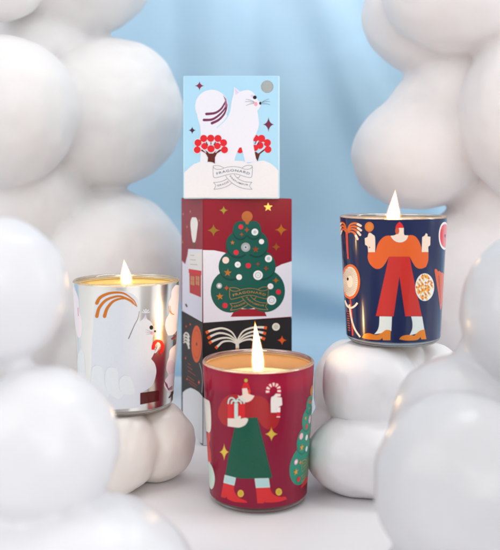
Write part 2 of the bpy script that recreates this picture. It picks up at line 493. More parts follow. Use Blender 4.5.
# ------------------------------------------------------------------ candles
def build_candle(cx, cy, z0, h, r0, r1, label, sleeve, liner, flame_h, flame_w, lean, wax_d=.013, base=.0042):
    root = empty('scented_candle', (cx, cy, z0), label, 'candle', 'lit candles in printed glasses')
    cone = Cone(cx, cy, z0, h, r0, r1); c = (cx, cy); top = z0+h; tw = .0026
    rd = cone.rad
    # solid glass foot, rounded at the heel
    prof = [(0, z0+.0004), (r0*.80, z0+.0004), (r0*.86, z0), (r0-.0045, z0)]
    prof += [(r0-.0045+.0045*math.sin(a), z0+.0045-.0045*math.cos(a)) for a in [math.pi/2*k/8 for k in range(1, 8)]]
    prof += [(rd(z0+.006), z0+.006), (rd(z0+.0075)-.0003, z0+.0075), (0, z0+.0075)]
    lathe('glass_foot', prof, c, FOOT, root)
    # rolled clear rim
    rp = []; rm, rw = r1-tw/2-.0001, tw/2
    for k in range(24):
        a = 2*math.pi*k/24
        rp.append((rm+rw*math.cos(a), top-.0016+.0016*math.sin(a)))
    lathe('glass_rim', rp, c, RIM, root, closed=True)
    lathe('glass_wall', [(rd(z)-tw, z) for z in [z0+.0085+(h-.0115)*k/8 for k in range(9)]], c, THIN, root)
    zs = [z0+base+(h-.0014-base)*k/40 for k in range(41)]
    lathe('printed_sleeve', [(rd(z)+.00001, z) for z in zs], c, sleeve, root, seg=360)
    zs2 = [z0+.008+(h-.0098-.0006)*k/20 for k in range(21)]
    lathe('sleeve_lining', [(rd(z)-.0005, z) for z in zs2]+[(rd(zs2[-1])-.0012, top-.0037), (r1-tw+.0002, top-.0037)], c, liner, root, seg=256)
    wz = top-wax_d; wr = rd(wz)-tw-.0002; wb = z0+.0085
    lathe('wax', [(0, wb), (rd(wb)-tw-.0003, wb), (wr, wz+.0006), (wr-.0012, wz), (wr*.5, wz-.0004), (.004, wz-.0006), (0, wz-.0007)], c, WAX, root)
    wl = .0085
    wick = lathe('wick', [(.0007, wz-.003), (.0008, wz+wl*.5), (.0009, wz+wl*.9), (0, wz+wl)], c, WICK, root, seg=12,
                 shear=lambda z: (lean*.12*max(0, z-wz)/wl*.01, 0))
    fz = wz+.0035
    def sh(z):
        t = max(0, (z-fz)/flame_h)
        return (lean*(t**1.5), .0)
    def fprof(k, lo, hi):
        pts = [(0, lo)]
        for i in range(1, 28):
            t = i/28
            rr = flame_w*k*1.12*(math.sin(math.pi*t**.55))**.8*(1-.42*t)
            pts.append((rr*1.05, lo+(hi-lo)*t))
        return pts+[(0, hi)]
    fl = lathe('flame', fprof(1.16, fz-.0006, fz+flame_h*1.03), c, FEDGE, root, seg=32, shear=sh)
    lathe('flame_glow', fprof(1.34, fz-.0009, fz+flame_h*1.06), c, FHALO, fl, seg=32, shear=sh)
    lathe('flame_core', fprof(1.0, fz, fz+flame_h), c, FCORE, fl, seg=32, shear=sh)
    return root, cone

def sleeve_ink(rgb, trans, rough=.22, coat=.4):
    return ink(rgb, rough, 0, coat, .03, trans, 60)

def lining(rgb, trans=.35, metal=0, rough=.6):
    return ink(rgb, rough, metal, 0, .03, trans, 61)

PR = dict(rough=.3, coat=.25)                        # ink baked on the glass
def gi(rgb, **k):
    d = dict(PR); d.update(k); return ink(rgb, **d)
def pi_(rgb, **k):                                   # ink on the cartons
    d = dict(rough=.42, coat=.0); d.update(k); return ink(rgb, **d)

# ---- shared drawings (photo coordinates of the middle carton / top carton)
def draw_tree(m, green, dark, dots, T=lambda p: p, s=1.0):
    M = lambda x, y: (175+x/3.846, 190+y/3.846)
    M2 = lambda x, y: (175+x/3.846, 270+y/3.846)
    def e(pt, r, mat, ry=None): m.ell(*pt, r/3.846, mat, (ry or r)/3.846, 36)
    # trunk
    m.poly([M2(232, 150), M2(340, 150), M2(353, 178), M2(214, 180)], dots['trunk'])
    lv4 = [(M2(212, 82), 75, 82), (M2(348, 80), 75, 82), (M2(280, 70), 75, 80)]
    lv3 = [(M(216, 290), 47, 52), (M(338, 288), 48, 52), (M(278, 280), 62, 62)]
    lv2 = [(M(241, 208), 45, 48), (M(314, 206), 44, 48), (M(278, 200), 52, 48)]
    lv1 = [(M(251, 153), 29, 34), (M(302, 152), 29, 34), (M(277, 146), 34, 28)]
    for cur, nxt in ((lv4, lv3), (lv3, lv2), (lv2, lv1), (lv1, None)):
        for (p, rx, ry) in cur: e(p, rx, green, ry)
        if nxt:
            for (p, rx, ry) in nxt[:2]:
                e((p[0], p[1]+1.3), rx*1.03, dots['mid'], ry*1.06)
            for (p, rx, ry) in nxt[:2]:
                e((p[0], p[1]+.5), rx*1.0, dark, ry*1.03)
    # keep the upper shadows inside the silhouette: redraw nothing, dots follow
    m.poly([M(268, 118), M(287, 118), M(282, 132), M(273, 132)], dots['orn'])
    e(M(277, 102), 21, dots['orn'])
    A = Z(200, 200, 5.0); B = Z(205, 265, 5.882)
    def a(x, y): return A([(x, y)])[0]
    def b(x, y): return B([(x, y)])[0]
    W, RD, ST, SR, SV, GR = dots['white'], dots['red'], dots['star'], dots['starred'], dots['silver'], dots['ring']
    m.ell(*a(204, 134), 12/5, RD); m.ell(*a(274, 160), 17/5, W); m.ell(*a(274, 160), 8/5, GR); m.star4(*a(234, 149), 15/5, SR); m.star4(*a(208, 172), 11/5, SR)
    m.star5(*a(162, 213), 12/5, ST); m.ell(*a(228, 236), 23/5, SV); m.ell(*a(228, 236), 12/5, GR); m.ell(*a(228, 236), 4/5, dark)
    m.ell(*a(307, 208), 13/5, W); m.star5(*a(278, 247), 17/5, SR); m.ell(*a(180, 262), 13/5, RD)
    m.ell(*a(128, 301), 17/5, dots['pink']); m.ell(*a(188, 323), 15/5, W); m.ell(*a(188, 323), 4/5, GR); m.ell(*a(241, 328), 13/5, RD)
    m.star4(*a(289, 320), 11/5, SR); m.ell(*a(342, 293), 18/5, W); m.ell(*a(342, 293), 9/5, GR); m.star4(*a(330, 342), 12/5, SR)
    m.star5(*b(133, 45), 24/5.882, ST, .1); m.ell(*b(200, 71), 17/5.882, W); m.ell(*b(200, 71), 4/5.882, dots['pink'])
    m.ell(*b(311, 60), 28/5.882, W); m.ell(*b(311, 60), 19/5.882, GR); m.ell(*b(311, 60), 12/5.882, W); m.ell(*b(311, 60), 5/5.882, GR)
    m.star4(*b(358, 20), 17/5.882, SR); m.ell(*b(83, 122), 17/5.882, SV); m.ell(*b(83, 122), 9/5.882, W); m.star4(*b(126, 135), 18/5.882, SR)
    m.star5(*b(87, 185), 23/5.882, ST, -.1); m.ell(*b(117, 238), 16/5.882, RD); m.ell(*b(384, 125), 17/5.882, W); m.ell(*b(384, 125), 7/5.882, dots['pink'])
    m.ell(*b(431, 158), 15/5.882, RD); m.ell(*b(391, 207), 27/5.882, W); m.ell(*b(391, 207), 18/5.882, GR); m.ell(*b(391, 207), 11/5.882, W); m.ell(*b(391, 207), 4/5.882, GR)
    m.star4(*b(416, 90), 21/5.882, ST)

def draw_banner(m, T, line, w, ts, fill=None):
    # coordinates of the enlarged view of the top carton's ribbon
    def st(pts, closed=False):
        m.stroke([T(*p) for p in pts], w, line, n=5)
    sm = ts
    st([(34, 120), (34, 30), (48, 18), (90, 18), (128, 30), (146, 46), (110, 58), (60, 54), (36, 32)])
    st([(146, 46), (190, 34), (250, 28), (310, 34), (352, 46)])
    st([(458, 118), (460, 30), (440, 16), (400, 16), (366, 30), (352, 46), (388, 58), (436, 52), (459, 32)])
    st([(34, 120), (44, 146), (66, 148), (120, 136), (180, 118), (250, 106), (310, 114), (370, 134), (430, 148), (452, 140), (458, 118)])
    st([(38, 200), (100, 196), (150, 180), (186, 160)])
    st([(38, 200), (62, 234), (42, 276)]); st([(42, 276), (120, 264), (190, 240), (240, 206)])
    st([(168, 128), (200, 170), (250, 214), (310, 248), (380, 268), (458, 276)])
    st([(262, 110), (290, 146), (330, 174), (390, 194), (456, 198)])
    st([(458, 276), (430, 236), (456, 198)])
    st([(296, 148), (312, 148), (328, 124)])
    m.text('FRAGONARD', [T(74, 118), T(150, 96), T(240, 82), T(340, 92), T(428, 118)], 36*sm, line)
    m.text('GRASSE', [T(80, 244), T(150, 226), T(206, 198)], 25*sm, line)
    m.text('PARFUMEUR', [T(212, 134), T(260, 184), T(330, 220), T(414, 236)], 25*sm, line)

# ------------------------------------------------------------------ build setting and clouds
build_table(); build_backdrop()

RED = dict(cx=(258.3-PX0)/F*.577, cy=.577, z0=.0006)
LFT = dict(cx=(126.6-PX0)/F*.609, cy=.609, z0=CH-.609*(405-PY0)/F)
BLU = dict(cx=(393.0-PX0)/F*.608, cy=.608, z0=CH-.608*(340-PY0)/F)

build_cloud('huge white balloon cloud cut off by the left frame edge, close to the viewer',
    [(0, 291, 68, 75, .41), (40, 444, 78, 79, .40), (70, 585, 128, 90, .395), (-60, 520, 90, 110, .42)], (226, 225, 227), seed=1, smooth=5, lump=.0018)
build_cloud('tall pale balloon cloud standing behind the silver candle',
    [(72, -28, 82, 68, .85), (2, -14, 42, 36, .77), (105, 113, 78, 76, .85), (4, 110, 74, 76, .77), (122, 92, 55, 53, .85), (108, 268, 80, 80, .85), (30, 200, 60, 60, .83),
     (95, 345, 85, 62, .86), (10, 330, 80, 72, .84), (40, 45, 55, 40, .84)], (225, 222, 221), seed=2, voxel=.003, smooth=24, lump=.002, gloss=.25)
build_cloud('low two-lobed balloon cloud under the silver candle',
    [(156, 442, 41, 39, .612), (112, 449, 46, 44, .588), (110, 440, 45, 42, .645), (140, 430, 30, 30, .63)], (232, 224, 216), (LFT['cx'], LFT['cy'], LFT['z0']-.0004, .034), seed=3, voxel=.0016, smooth=9)
build_cloud('lumpy white balloon cloud under the blue candle',
    [(368, 384, 49, 46, .597), (428, 388, 46, 46, .625), (345, 386, 32, 46, .655), (395, 372, 40, 34, .62), (368, 455, 60, 43, .585), (342, 436, 33, 40, .65), (440, 455, 52, 50, .62)],
    (238, 236, 237), (BLU['cx'], BLU['cy'], BLU['z0']-.0004, .034), seed=4, voxel=.0016, smooth=6, lump=.0044)
build_cloud('big white balloon cloud at the lower right, close to the viewer',
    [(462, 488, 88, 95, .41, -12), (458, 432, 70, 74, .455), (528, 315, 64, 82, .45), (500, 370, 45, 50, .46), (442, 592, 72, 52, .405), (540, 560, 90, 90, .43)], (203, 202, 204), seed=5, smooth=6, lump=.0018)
build_cloud('tall grey-white balloon cloud standing behind the blue candle',
    [(432, 18, 71, 60, .80, 8), (462, -12, 80, 66, .74), (424, 148, 74, 60, .80, -22), (432, 108, 52, 42, .80, -40), (462, 90, 50, 60, .79), (532, 112, 70, 92, .73), (470, 290, 66, 84, .80), (480, 366, 70, 62, .83), (500, 210, 50, 60, .80)],
    (227, 222, 222), seed=6, voxel=.003, smooth=24, lump=.002, gloss=.25)

# ------------------------------------------------------------------ cartons
def carton(name_label, corner, rot, w, d, z0, h, mat):
    ax = Vector((math.cos(rot), math.sin(rot), 0)); ay = Vector((-math.sin(rot), math.cos(rot), 0))
    c = Vector(corner)+ax*w/2+ay*d/2; c.z = z0
    root = empty('candle_box', c, name_label, 'box', 'stack of printed candle boxes')
    bm = bmesh.new(); bmesh.ops.create_cube(bm, size=1)
    for v in bm.verts:
        p = c+ax*(v.co.x*w)+ay*(v.co.y*d); v.co = Vector((p.x, p.y, z0+(v.co.z+.5)*h))
    bmesh.ops.bevel(bm, geom=bm.edges[:], offset=.0005, segments=2, affect='EDGES')
    me = bpy.data.meshes.new('carton'); bm.to_mesh(me); bm.free(); me.materials.append(mat)
    link('carton', me, root, smooth=False)
    front = Plane(corner, -ay); left = Plane(corner, -ax)
    return root, front, left

BH = .0998; ROT = R(19)
P0 = Vector((-.0381, .687, 0))
gold = lambda c: pi_(c, metal=.6, rough=.3)

def build_boxes():
    # ---------------- bottom, black
    r, f, l = carton('black printed candle box, lowest of the stack', P0, ROT, .0775, .070, .0006, BH-.0008, pi_((34, 31, 34)))
    C = Z(180, 310, 4.167)
    wh, orr = pi_((232, 226, 214)), pi_((226, 92, 34))
    m = Motif('printed_palm', f, r)
    L = [[(238, 128), (215, 92), (175, 76), (128, 86), (108, 96)], [(238, 132), (208, 106), (168, 96), (135, 106), (115, 119)], [(238, 137), (208, 118), (174, 117), (140, 128), (121, 139)], [(238, 142), (212, 130), (180, 132), (160, 148), (148, 160)]]
    Rr = [[(238, 128), (262, 90), (300, 74), (340, 72), (362, 75)], [(238, 132), (268, 104), (305, 90), (338, 93), (358, 99)], [(238, 137), (268, 116), (302, 106), (332, 113), (354, 122)], [(238, 142), (262, 128), (292, 122), (312, 130), (328, 140)]]
    for s_ in L+Rr:
        pts = catmull(C(s_), False, 6)
        m.stroke(pts, 1.2, wh, 2.6, smooth=False)
        k = len(pts)-5
        m.stroke(pts[k:], 2.9, orr, 3.0, smooth=False)
    m.stroke(C([(238, 128), (239, 168)]), 3.4, wh); m.stroke(C([(239, 158), (239, 200)]), 3.2, gold((240, 170, 60)))
    m.stroke(C([(239, 200), (239, 420)]), 3.0, orr)
    m.build()
    m = Motif('printed_dot', f, r); m.ell(*C([(400, 70)])[0], 16/4.167, wh); m.ell(*C([(400, 70)])[0], 10/4.167, pi_((205, 200, 190))); m.build()
    m = Motif('printed_star', f, r); m.star4(*C([(425, 126)])[0], 20/4.167, orr); m.build()
    A = Z(176, 320, 6.875)
    m = Motif('printed_record', l, r)
    m.ell(*A([(142, 165)])[0], 36/6.875, orr, 128/6.875); m.ell(*A([(142, 165)])[0], 28/6.875, pi_((205, 80, 30)), 100/6.875); m.ell(*A([(142, 165)])[0], 25/6.875, orr, 90/6.875)
    m.ell(*A([(142, 165)])[0], 4/6.875, pi_((40, 30, 30)), 12/6.875)
    m.stroke(A([(160, 295), (176, 350), (182, 420), (178, 500)]), .8, pi_((150, 150, 150)))
    m.build()
    m = Motif('printed_plume', l, r)
    for k in range(4): m.stroke(A([(52, 110+k*16), (66, 88+k*20), (82, 96+k*24), (90, 120+k*26)]), 1.1, wh, 1.6)
    m.build()
    m = Motif('printed_lettering', l, r)
    for k, (x, y, w_) in enumerate(((80, 296, 20), (78, 318, 34), (82, 346, 52), (78, 384, 48), (84, 408, 62), (90, 430, 50))):
        m.stroke(A([(x, y), (x+w_*.5, y+w_*.35), (x+w_, y+w_*.72)]), .7, pi_((150, 66, 34)))
    m.build()
    for (x, y, rx, ry) in ((158, 428, 1.3, 3.0), (76, 406, .9, 1.8), (98, 30, .9, 2), (70, 44, .8, 2), (66, 262, .8, 2)):
        m = Motif('printed_star', l, r); m.star4(*A([(x, y)])[0], rx, orr, ry); m.build()
    m = Motif('printed_snow_hill', l, r)
    m.poly(A([(46, 498), (70, 478), (100, 466), (130, 478), (158, 496), (183, 526), (183, 560), (183, 850), (46, 800)]), pi_((222, 224, 228)))
    m.build()

    m = Motif('printed_snow_hill', f, r, base=.0001)
    m.poly([(203.1, 397), (207, 402), (216, 409), (232, 413), (255, 409), (291, 405), (291, 436), (203.1, 445.5)], pi_((222, 224, 228))); m.build()
    # ---------------- middle, red with tree
    r, f, l = carton('red candle box printed with a green Christmas tree, middle of the stack', P0, ROT, .0775, .070, .0998, BH-.0002, pi_((138, 20, 40)))
    M = Z(175, 190, 3.846); M2 = Z(175, 270, 3.846)
    snow = pi_((222, 222, 234))
    m = Motif('printed_snow', f, r)
    m.poly(M([(107, 231), (150, 232), (190, 240), (240, 270), (300, 300), (340, 318), (372, 306), (410, 286), (449, 274)])+M2([(449, 179), (109, 203)]), snow)
    m.build()
    m = Motif('printed_tree', f, r, base=.00005)
    dots = dict(trunk=pi_((150, 26, 40)), mid=pi_((13, 66, 60)), orn=gold((196, 120, 72)), white=pi_((236, 234, 236)), red=pi_((214, 44, 66)), star=gold((206, 130, 62)), starred=gold((196, 92, 56)),
                silver=pi_((176, 182, 184), metal=.6), ring=pi_((186, 198, 206)), pink=pi_((238, 214, 206)))
    draw_tree(m, pi_((19, 86, 76)), pi_((14, 60, 56)), dots)
    m.build()
    m = Motif('printed_ribbon', f, r)
    gl = gold((222, 160, 84))
    def T(x, y): return (226+(x*.985+4)/10.87, 282+(y*.95+42-(x-250)*.012)/10.87)
    m.off = .00005+.000005*95
    draw_banner(m, T, gl, .42, 1/10.87)
    m.build()
    for (x, y, s_, c, k) in ((187, 78, 17, (176, 160, 70), 4), (148, 155, 24, (160, 128, 50), 4), (358, 66, 18, (232, 190, 110), 5), (408, 153, 24, (214, 136, 50), 4), (389, 219, 17, (190, 120, 56), 4)):
        m = Motif('printed_star', f, r, base=.00005); p = M([(x, y)])[0]
        m.star4(*p, s_/3.846, gold(c)) if k == 4 else m.star5(*p, s_/3.846, gold(c))
        m.build()
    A = Z(175, 195, 3.93)
    m = Motif('printed_snow', l, r)
    m.poly(A([(107, 214), (52, 212), (50, 232), (40, 272), (28, 258), (28, 455), (107, 500)]), snow); m.build()
    m = Motif('printed_house', l, r, base=.00005)
    m.poly(A([(50, 226), (104, 226), (104, 400), (58, 386), (54, 300)]), pi_((228, 226, 224)))
    rd = pi_((190, 46, 52))
    m.poly(A([(56, 292), (64, 300), (102, 300), (102, 402), (58, 384)]), rd)
    m.poly(A([(54, 290), (104, 298), (104, 316), (54, 306)]), pi_((206, 40, 50)))
    for x in (62, 82): m.poly(A([(x, 318), (x+14, 320), (x+14, 356), (x, 352)]), pi_((196, 146, 100)))
    for x in (62, 82): m.stroke(A([(x+7, 318), (x+7, 356)]), .4, rd); m.stroke(A([(x, 336), (x+14, 338)]), .4, rd)
    for k in range(3): m.stroke(A([(60, 236+k*18), (76+6*k, 238+k*18)]), .45, pi_((150, 140, 140)))
    m.stroke(A([(42, 428), (46, 436), (48, 440)]), 1.6, pi_((90, 40, 40)))
    m.build()
    m = Motif('printed_plume', l, r, base=.00006)
    m.poly(A([(74, 88), (84, 90), (90, 110), (87, 140), (82, 176), (75, 190), (68, 176), (63, 140), (61, 110), (66, 90)]), pi_((234, 232, 226)), True)
    m.stroke(A([(75, 186), (75, 208)]), 1.2, pi_((30, 90, 70))); m.build()
    for (x, y) in ((32, 75), (60, 65), (95, 100), (47, 125), (30, 185)):
        m = Motif('printed_star', l, r); p = A([(x, y)])[0]; m.star4(*p, .8, gold((200, 140, 90)), 2.2); m.build()

    # ---------------- top, cat
    X0, X1, Y0 = (183.3-PX0)/F*.690, (279.7-PX0)/F*.690, .690
    r, f, l = carton('pale blue candle box printed with a white cat, topmost of the stack', Vector((X0, Y0, 0)), 0, X1-X0, .076, .1998, BH, pi_((196, 228, 240)))
    t1 = Z(170, 60, 3.669)
    m = Motif('printed_sky', f, r); m.poly([(184.2, 76.2), (278.3, 76.2), (278.3, 197.6), (184.2, 197.6)], pi_((168, 212, 236))); m.build()
    white, lav = pi_((226, 226, 236)), pi_((216, 200, 230))
    redb, brown = pi_((214, 28, 40)), pi_((92, 28, 22))
    Q, Q2 = Z(183, 125, 10), Z(230, 125, 10)
    def q(x, y): return Q([(x, y)])[0]
    def q2(x, y): return Q2([(x, y)])[0]
    m = Motif('printed_cat', f, r, base=.00016)
    body = [(96, 178), (102, 215), (110, 240), (113, 290), (112, 330), (111, 376), (150, 380), (235, 374), (243, 346), (254, 322), (262, 320), (269, 345), (276, 376), (318, 374), (309, 330), (305, 295), (315, 274), (326, 240), (324, 206), (320, 186), (331, 172), (332, 158), (321, 145), (306, 120), (285, 110), (256, 116), (235, 98), (233, 125), (226, 150), (222, 180), (212, 205), (190, 190), (150, 175)]
    m.poly(t1(body), white, 'auto')
    m.ell(*t1([(153, 170)])[0], 61/3.669, white, 61/3.669, 40)
    D = Z(183, 80, 10)
    m.stroke(D([(470, 225), (462, 320), (425, 395), (335, 480)]), 1.9, pi_((168, 212, 236)), .6)
    pl = pi_((112, 40, 84)); pl2 = pi_((160, 104, 140))
    for s_ in ([(235, 340), (320, 330), (380, 290), (415, 235), (430, 205)], [(210, 400), (295, 393), (370, 342), (418, 285), (436, 235)], [(290, 432), (355, 400), (408, 345), (432, 290), (440, 240)]):
        m.stroke(D(s_), 2.7, pl, 1.2); m.ell(*D([s_[0]])[0], 1.35, pl)
    m.poly(D([(400, 150), (432, 190), (443, 240), (432, 275), (418, 262), (424, 215)]), pl2)
    m.poly(t1([(238, 103), (254, 120), (240, 128)]), lav)
    E = Z(230, 75, 10)
    def e(x, y): return E([(x, y)])[0]
    m.ell(*e(220, 210), 1.5, lav); blk = pi_((20, 18, 22))
    m.ell(*e(248, 224), 1.9, blk); m.ell(*e(258, 290), 1.7, pi_((246, 160, 178)), 2.2); m.ell(*e(303, 283), 1.2, blk, 1.5)
    gr = pi_((120, 132, 138))
    for a, b in (((245, 278), (150, 266)), ((245, 270), (158, 243)), ((240, 284), (160, 306)), ((318, 276), (400, 266)), ((318, 274), (390, 240)), ((320, 288), (402, 298))):
        m.stroke(E([a, ((a[0]+b[0])/2, (a[1]+b[1])/2-5), b]), .55, gr, .3)
    m.build()
    for which in (0, 1):
        m = Motif('printed_bush', f, r, base=.00036 if which == 0 else .00006)
        if which == 0:
            hl = pi_((150, 205, 230))
            for (x, y) in ((207, 135), (278, 133), (350, 135), (150, 178), (405, 178), (143, 248), (415, 248)): m.ell(*q(x, y), 4.1, pi_((214, 230, 240)))
            m.poly(Q([(246, 370), (250, 325), (225, 282), (178, 256), (186, 244), (240, 262), (262, 285), (300, 285), (325, 262), (378, 244), (386, 256), (340, 285), (320, 325), (319, 386), (298, 374), (270, 368)]), brown)
            for (x, y, rr) in ((207, 135, 36), (278, 133, 36), (350, 135, 36), (150, 178, 36), (405, 178, 36), (143, 248, 35), (415, 248, 35), (215, 212, 33), (345, 210, 33), (280, 238, 36)): m.ell(*q(x, y), rr/10, redb)
            for a, b in (((248, 205), (232, 170)), ((280, 196), (280, 172)), ((308, 202), (326, 170))): m.stroke(Q([a, b]), .9, brown)
            for a, b in (((262, 195), (248, 160)), ((298, 195), (314, 160)), ((168, 215), (232, 275)), ((392, 215), (325, 275)), ((186, 182), (200, 184)), ((362, 182), (376, 184))): m.stroke(Q([a, b]), .8, white)
        else:
            m.poly(Q2([(278, 364), (250, 318), (236, 270), (262, 268), (282, 285), (345, 238), (352, 250), (300, 292), (286, 335)]), brown)
            for (x, y, rr) in ((256, 132, 34), (315, 135, 37), (372, 178, 37), (380, 245, 35), (300, 205, 35), (250, 230, 32), (100, 250, 33)): m.ell(*q2(x, y), rr/10, redb)
            for a, b in (((248, 190), (262, 165)), ((275, 195), (292, 165))): m.stroke(Q2([a, b]), .9, brown)
            for a, b in (((262, 195), (280, 160)), ((330, 178), (345, 180)), ((350, 215), (290, 275))): m.stroke(Q2([a, b]), .8, white)
        m.build()
    m = Motif('printed_snow_hill', f, r, base=.00033)
    m.poly([(184.2, 172.6), (189, 168), (194, 164), (200, 161.7), (208, 163), (216, 163.6), (225, 161.2), (233.5, 160.5), (243, 161), (248, 163.4), (254, 162), (259, 161), (264, 160.5), (270, 163), (275, 167), (278.3, 170.5), (278.3, 197.6), (184.2, 197.6)], pi_((226, 225, 230)))
    m.build()
    for (x, y, rx, ry, c) in ((183+16.5, 80+5.8, 4.8, 4.8, (130, 40, 70)), (183+9.2, 80+50.3, 3.8, 4, (70, 26, 58)), (230+38.5, 75+49.5, 5.6, 7.6, (110, 36, 72))):
        m = Motif('printed_star', f, r, base=.00006); m.star4(x, y, rx, pi_(c), ry); m.build()
    m = Motif('printed_moon', f, r, base=.00006); m.ell(230+37.2, 75+11.7, 6.3, pi_((150, 156, 156), metal=.4, rough=.4), n=40)
    for k in range(7): m.stroke([(230+37.2-5+abs(k-3)*.5, 75+7.2+k*1.5), (230+37.2+5-abs(k-3)*.5, 75+7.2+k*1.5)], .35, pi_((176, 184, 184), metal=.4, rough=.4))
    m.build()
    m = Motif('printed_ribbon', f, r, base=.0004)
    draw_banner(m, lambda x, y: (210+x/10.87, 164+y/10.87), pi_((84, 106, 124)), .36, 1/10.87)
    m.build()
build_boxes()

# ------------------------------------------------------------------ red candle
def red_candle():
    root, c = build_candle(RED['cx'], RED['cy'], RED['z0'], .0928, .0328, .0380, 'burning candle in a crimson glass printed with a figure in a green skirt',
                           sleeve_ink((166, 22, 66), .40), lining((250, 226, 178), .68), .0345, .0035, -.0022, wax_d=.0135)
    A, B = Z(200, 380, 8.333), Z(250, 375, 7.143); C, D = Z(205, 440, 8.333), Z(250, 440, 7.143); E = Z(205, 365, 6.47)
    m = Motif('printed_figure', c, root, base=.00003)
    jr, cream, mint, bright = gi((172, 32, 34)), gi((236, 222, 206)), gi((196, 222, 212)), gi((214, 36, 40))
    green = gi((6, 84, 62), amp=.16, rough=.5, scale=1500)
    m.poly(A([(232, 386), (185, 362), (152, 300), (156, 238), (190, 165), (240, 126), (300, 118), (322, 128), (385, 130)])+B([(30, 147), (62, 148), (105, 166), (135, 205), (146, 262), (150, 270), (212, 272), (212, 312), (195, 360), (160, 388), (120, 386), (90, 366), (64, 330), (52, 306), (0, 306)])+A([(300, 330)]), jr)
    m.poly(E([(212, 194), (226, 203), (243, 194), (240, 150), (272, 150), (286, 186), (320, 199), (302, 226), (270, 241), (240, 236), (222, 218)]), gi((240, 214, 198)))
    m.ell(*E([(286, 172)])[0], 1.3, gi((224, 74, 40)), 2.6)
    m.poly(E([(237, 153), (248, 122), (262, 109), (278, 117), (293, 156), (270, 150)]), bright)
    m.ell(*E([(265, 100)])[0], 1.7, gi((190, 180, 60)))
    m.poly(E([(204, 345), (338, 338)])+D([(92, 0), (160, 270), (90, 277), (28, 276)])+C([(330, 322), (255, 314), (170, 288), (200, 110)]), green)
    m.poly(E([(147, 250), (259, 250), (259, 342), (147, 347)]), bright)
    m.poly(E([(190, 246), (213, 246), (213, 346), (190, 346)]), mint)
    for s_ in ([(150, 252), (155, 224), (172, 212), (190, 222), (200, 240)], [(170, 252), (176, 234), (188, 232), (200, 242)], [(200, 240), (212, 220), (230, 212), (248, 226), (254, 250)], [(200, 242), (214, 232), (228, 236), (236, 252)]):
        m.stroke(E(s_), 1.4, mint, 1.5)
    m.poly(E([(147, 345), (190, 346), (206, 346), (214, 334), (226, 328), (233, 334), (230, 348), (262, 342), (277, 346), (278, 358), (262, 386), (226, 404), (188, 402), (147, 396)]), gi((230, 216, 202)))
    m.poly(C([(165, 290), (258, 314), (245, 380), (154, 356)]), mint); m.poly(D([(33, 274), (134, 272), (143, 338), (42, 342)]), mint)
    for cnr in (C([(172, 300), (250, 320), (240, 370), (164, 350)]), D([(40, 280), (128, 279), (136, 332), (48, 335)])): m.poly(cnr, gi((178, 210, 208)))
    m.poly(C([(154, 357), (245, 381), (243, 418), (256, 446), (284, 478), (340, 504), (353, 523), (300, 520), (240, 514), (190, 490), (181, 470), (168, 484), (133, 472)]), bright)
    m.poly(D([(42, 342), (143, 338), (148, 358), (164, 384), (202, 404), (254, 404), (263, 422), (220, 438), (170, 446), (112, 446), (106, 438), (96, 452), (52, 452)]), bright)
    # candy cane and the hand that holds it
    hook = catmull(B([(128, 134), (126, 104), (145, 77), (174, 68), (200, 82), (207, 112), (205, 152), (204, 220), (202, 302)]), False, 8)
    m.stroke(hook, 3.5, gi((240, 232, 226)), smooth=False)
    for i in range(0, len(hook)-4, 6): m.stroke(hook[i:i+4], 3.55, bright, smooth=False)
    m.poly(B([(149, 168), (168, 150), (186, 131), (196, 136), (194, 156), (226, 161), (229, 214), (206, 226), (190, 236), (190, 268), (149, 268)]), gi((238, 228, 220)))
    m.build()
    m = Motif('printed_tree', ConeFlat(c, R(73), RED['z0']+.0795, 246.5, 208, .00062), root, base=.00003)
    dots = dict(trunk=bright, mid=gi((10, 104, 88)), orn=gi((210, 130, 50)), white=gi((240, 238, 234)), red=gi((222, 40, 44)), star=gi((226, 160, 50)), starred=gi((214, 140, 48)), silver=gi((240, 176, 196)), ring=gi((222, 226, 226)), pink=gi((244, 186, 204)))
    draw_tree(m, gi((20, 138, 112)), gi((14, 120, 98)), dots)
    draw_banner(m, lambda x, y: (226+(x*.985+4)/10.87, 282+(y*.95+42)/10.87), gi((206, 150, 60)), .5, 1/10.87)
    m.build()
    yel = gi((226, 192, 70), metal=.3)
    for (p, rx, ry) in ((C([(160, 100)])[0], 38/8.333, 72/8.333), (B([(153, 422)])[0], 46/7.143, 52/7.143)):
        m = Motif('printed_star', c, root, base=.00003); m.star4(*p, rx, yel, ry); m.build()
    for (p, rx, ry) in ((C([(298, 445)])[0], 3.1, 3.6), (D([(205, 370)])[0], 3.1, 3.6)):
        m = Motif('printed_bauble', c, root, base=.00022); m.ell(*p, rx, yel, ry); m.ell(*p, rx*.66, gi((206, 168, 52)), ry*.7); m.build()
    m = Motif('printed_plume', c, root, base=.00003)
    m.poly(A([(30, 150), (62, 166), (82, 190), (92, 300), (90, 410), (76, 442), (58, 430), (20, 420), (10, 200)]), gi((232, 226, 214)))
    m.poly(A([(60, 436), (86, 436), (84, 500)])+C([(36, 30), (50, 110), (52, 190), (20, 200), (0, 60)]), bright)
    m.poly(C([(20, 180), (50, 205), (72, 260), (82, 320), (74, 380), (55, 410), (30, 380), (0, 300)]), gi((206, 228, 214)), True)
    m.build()
red_candle()

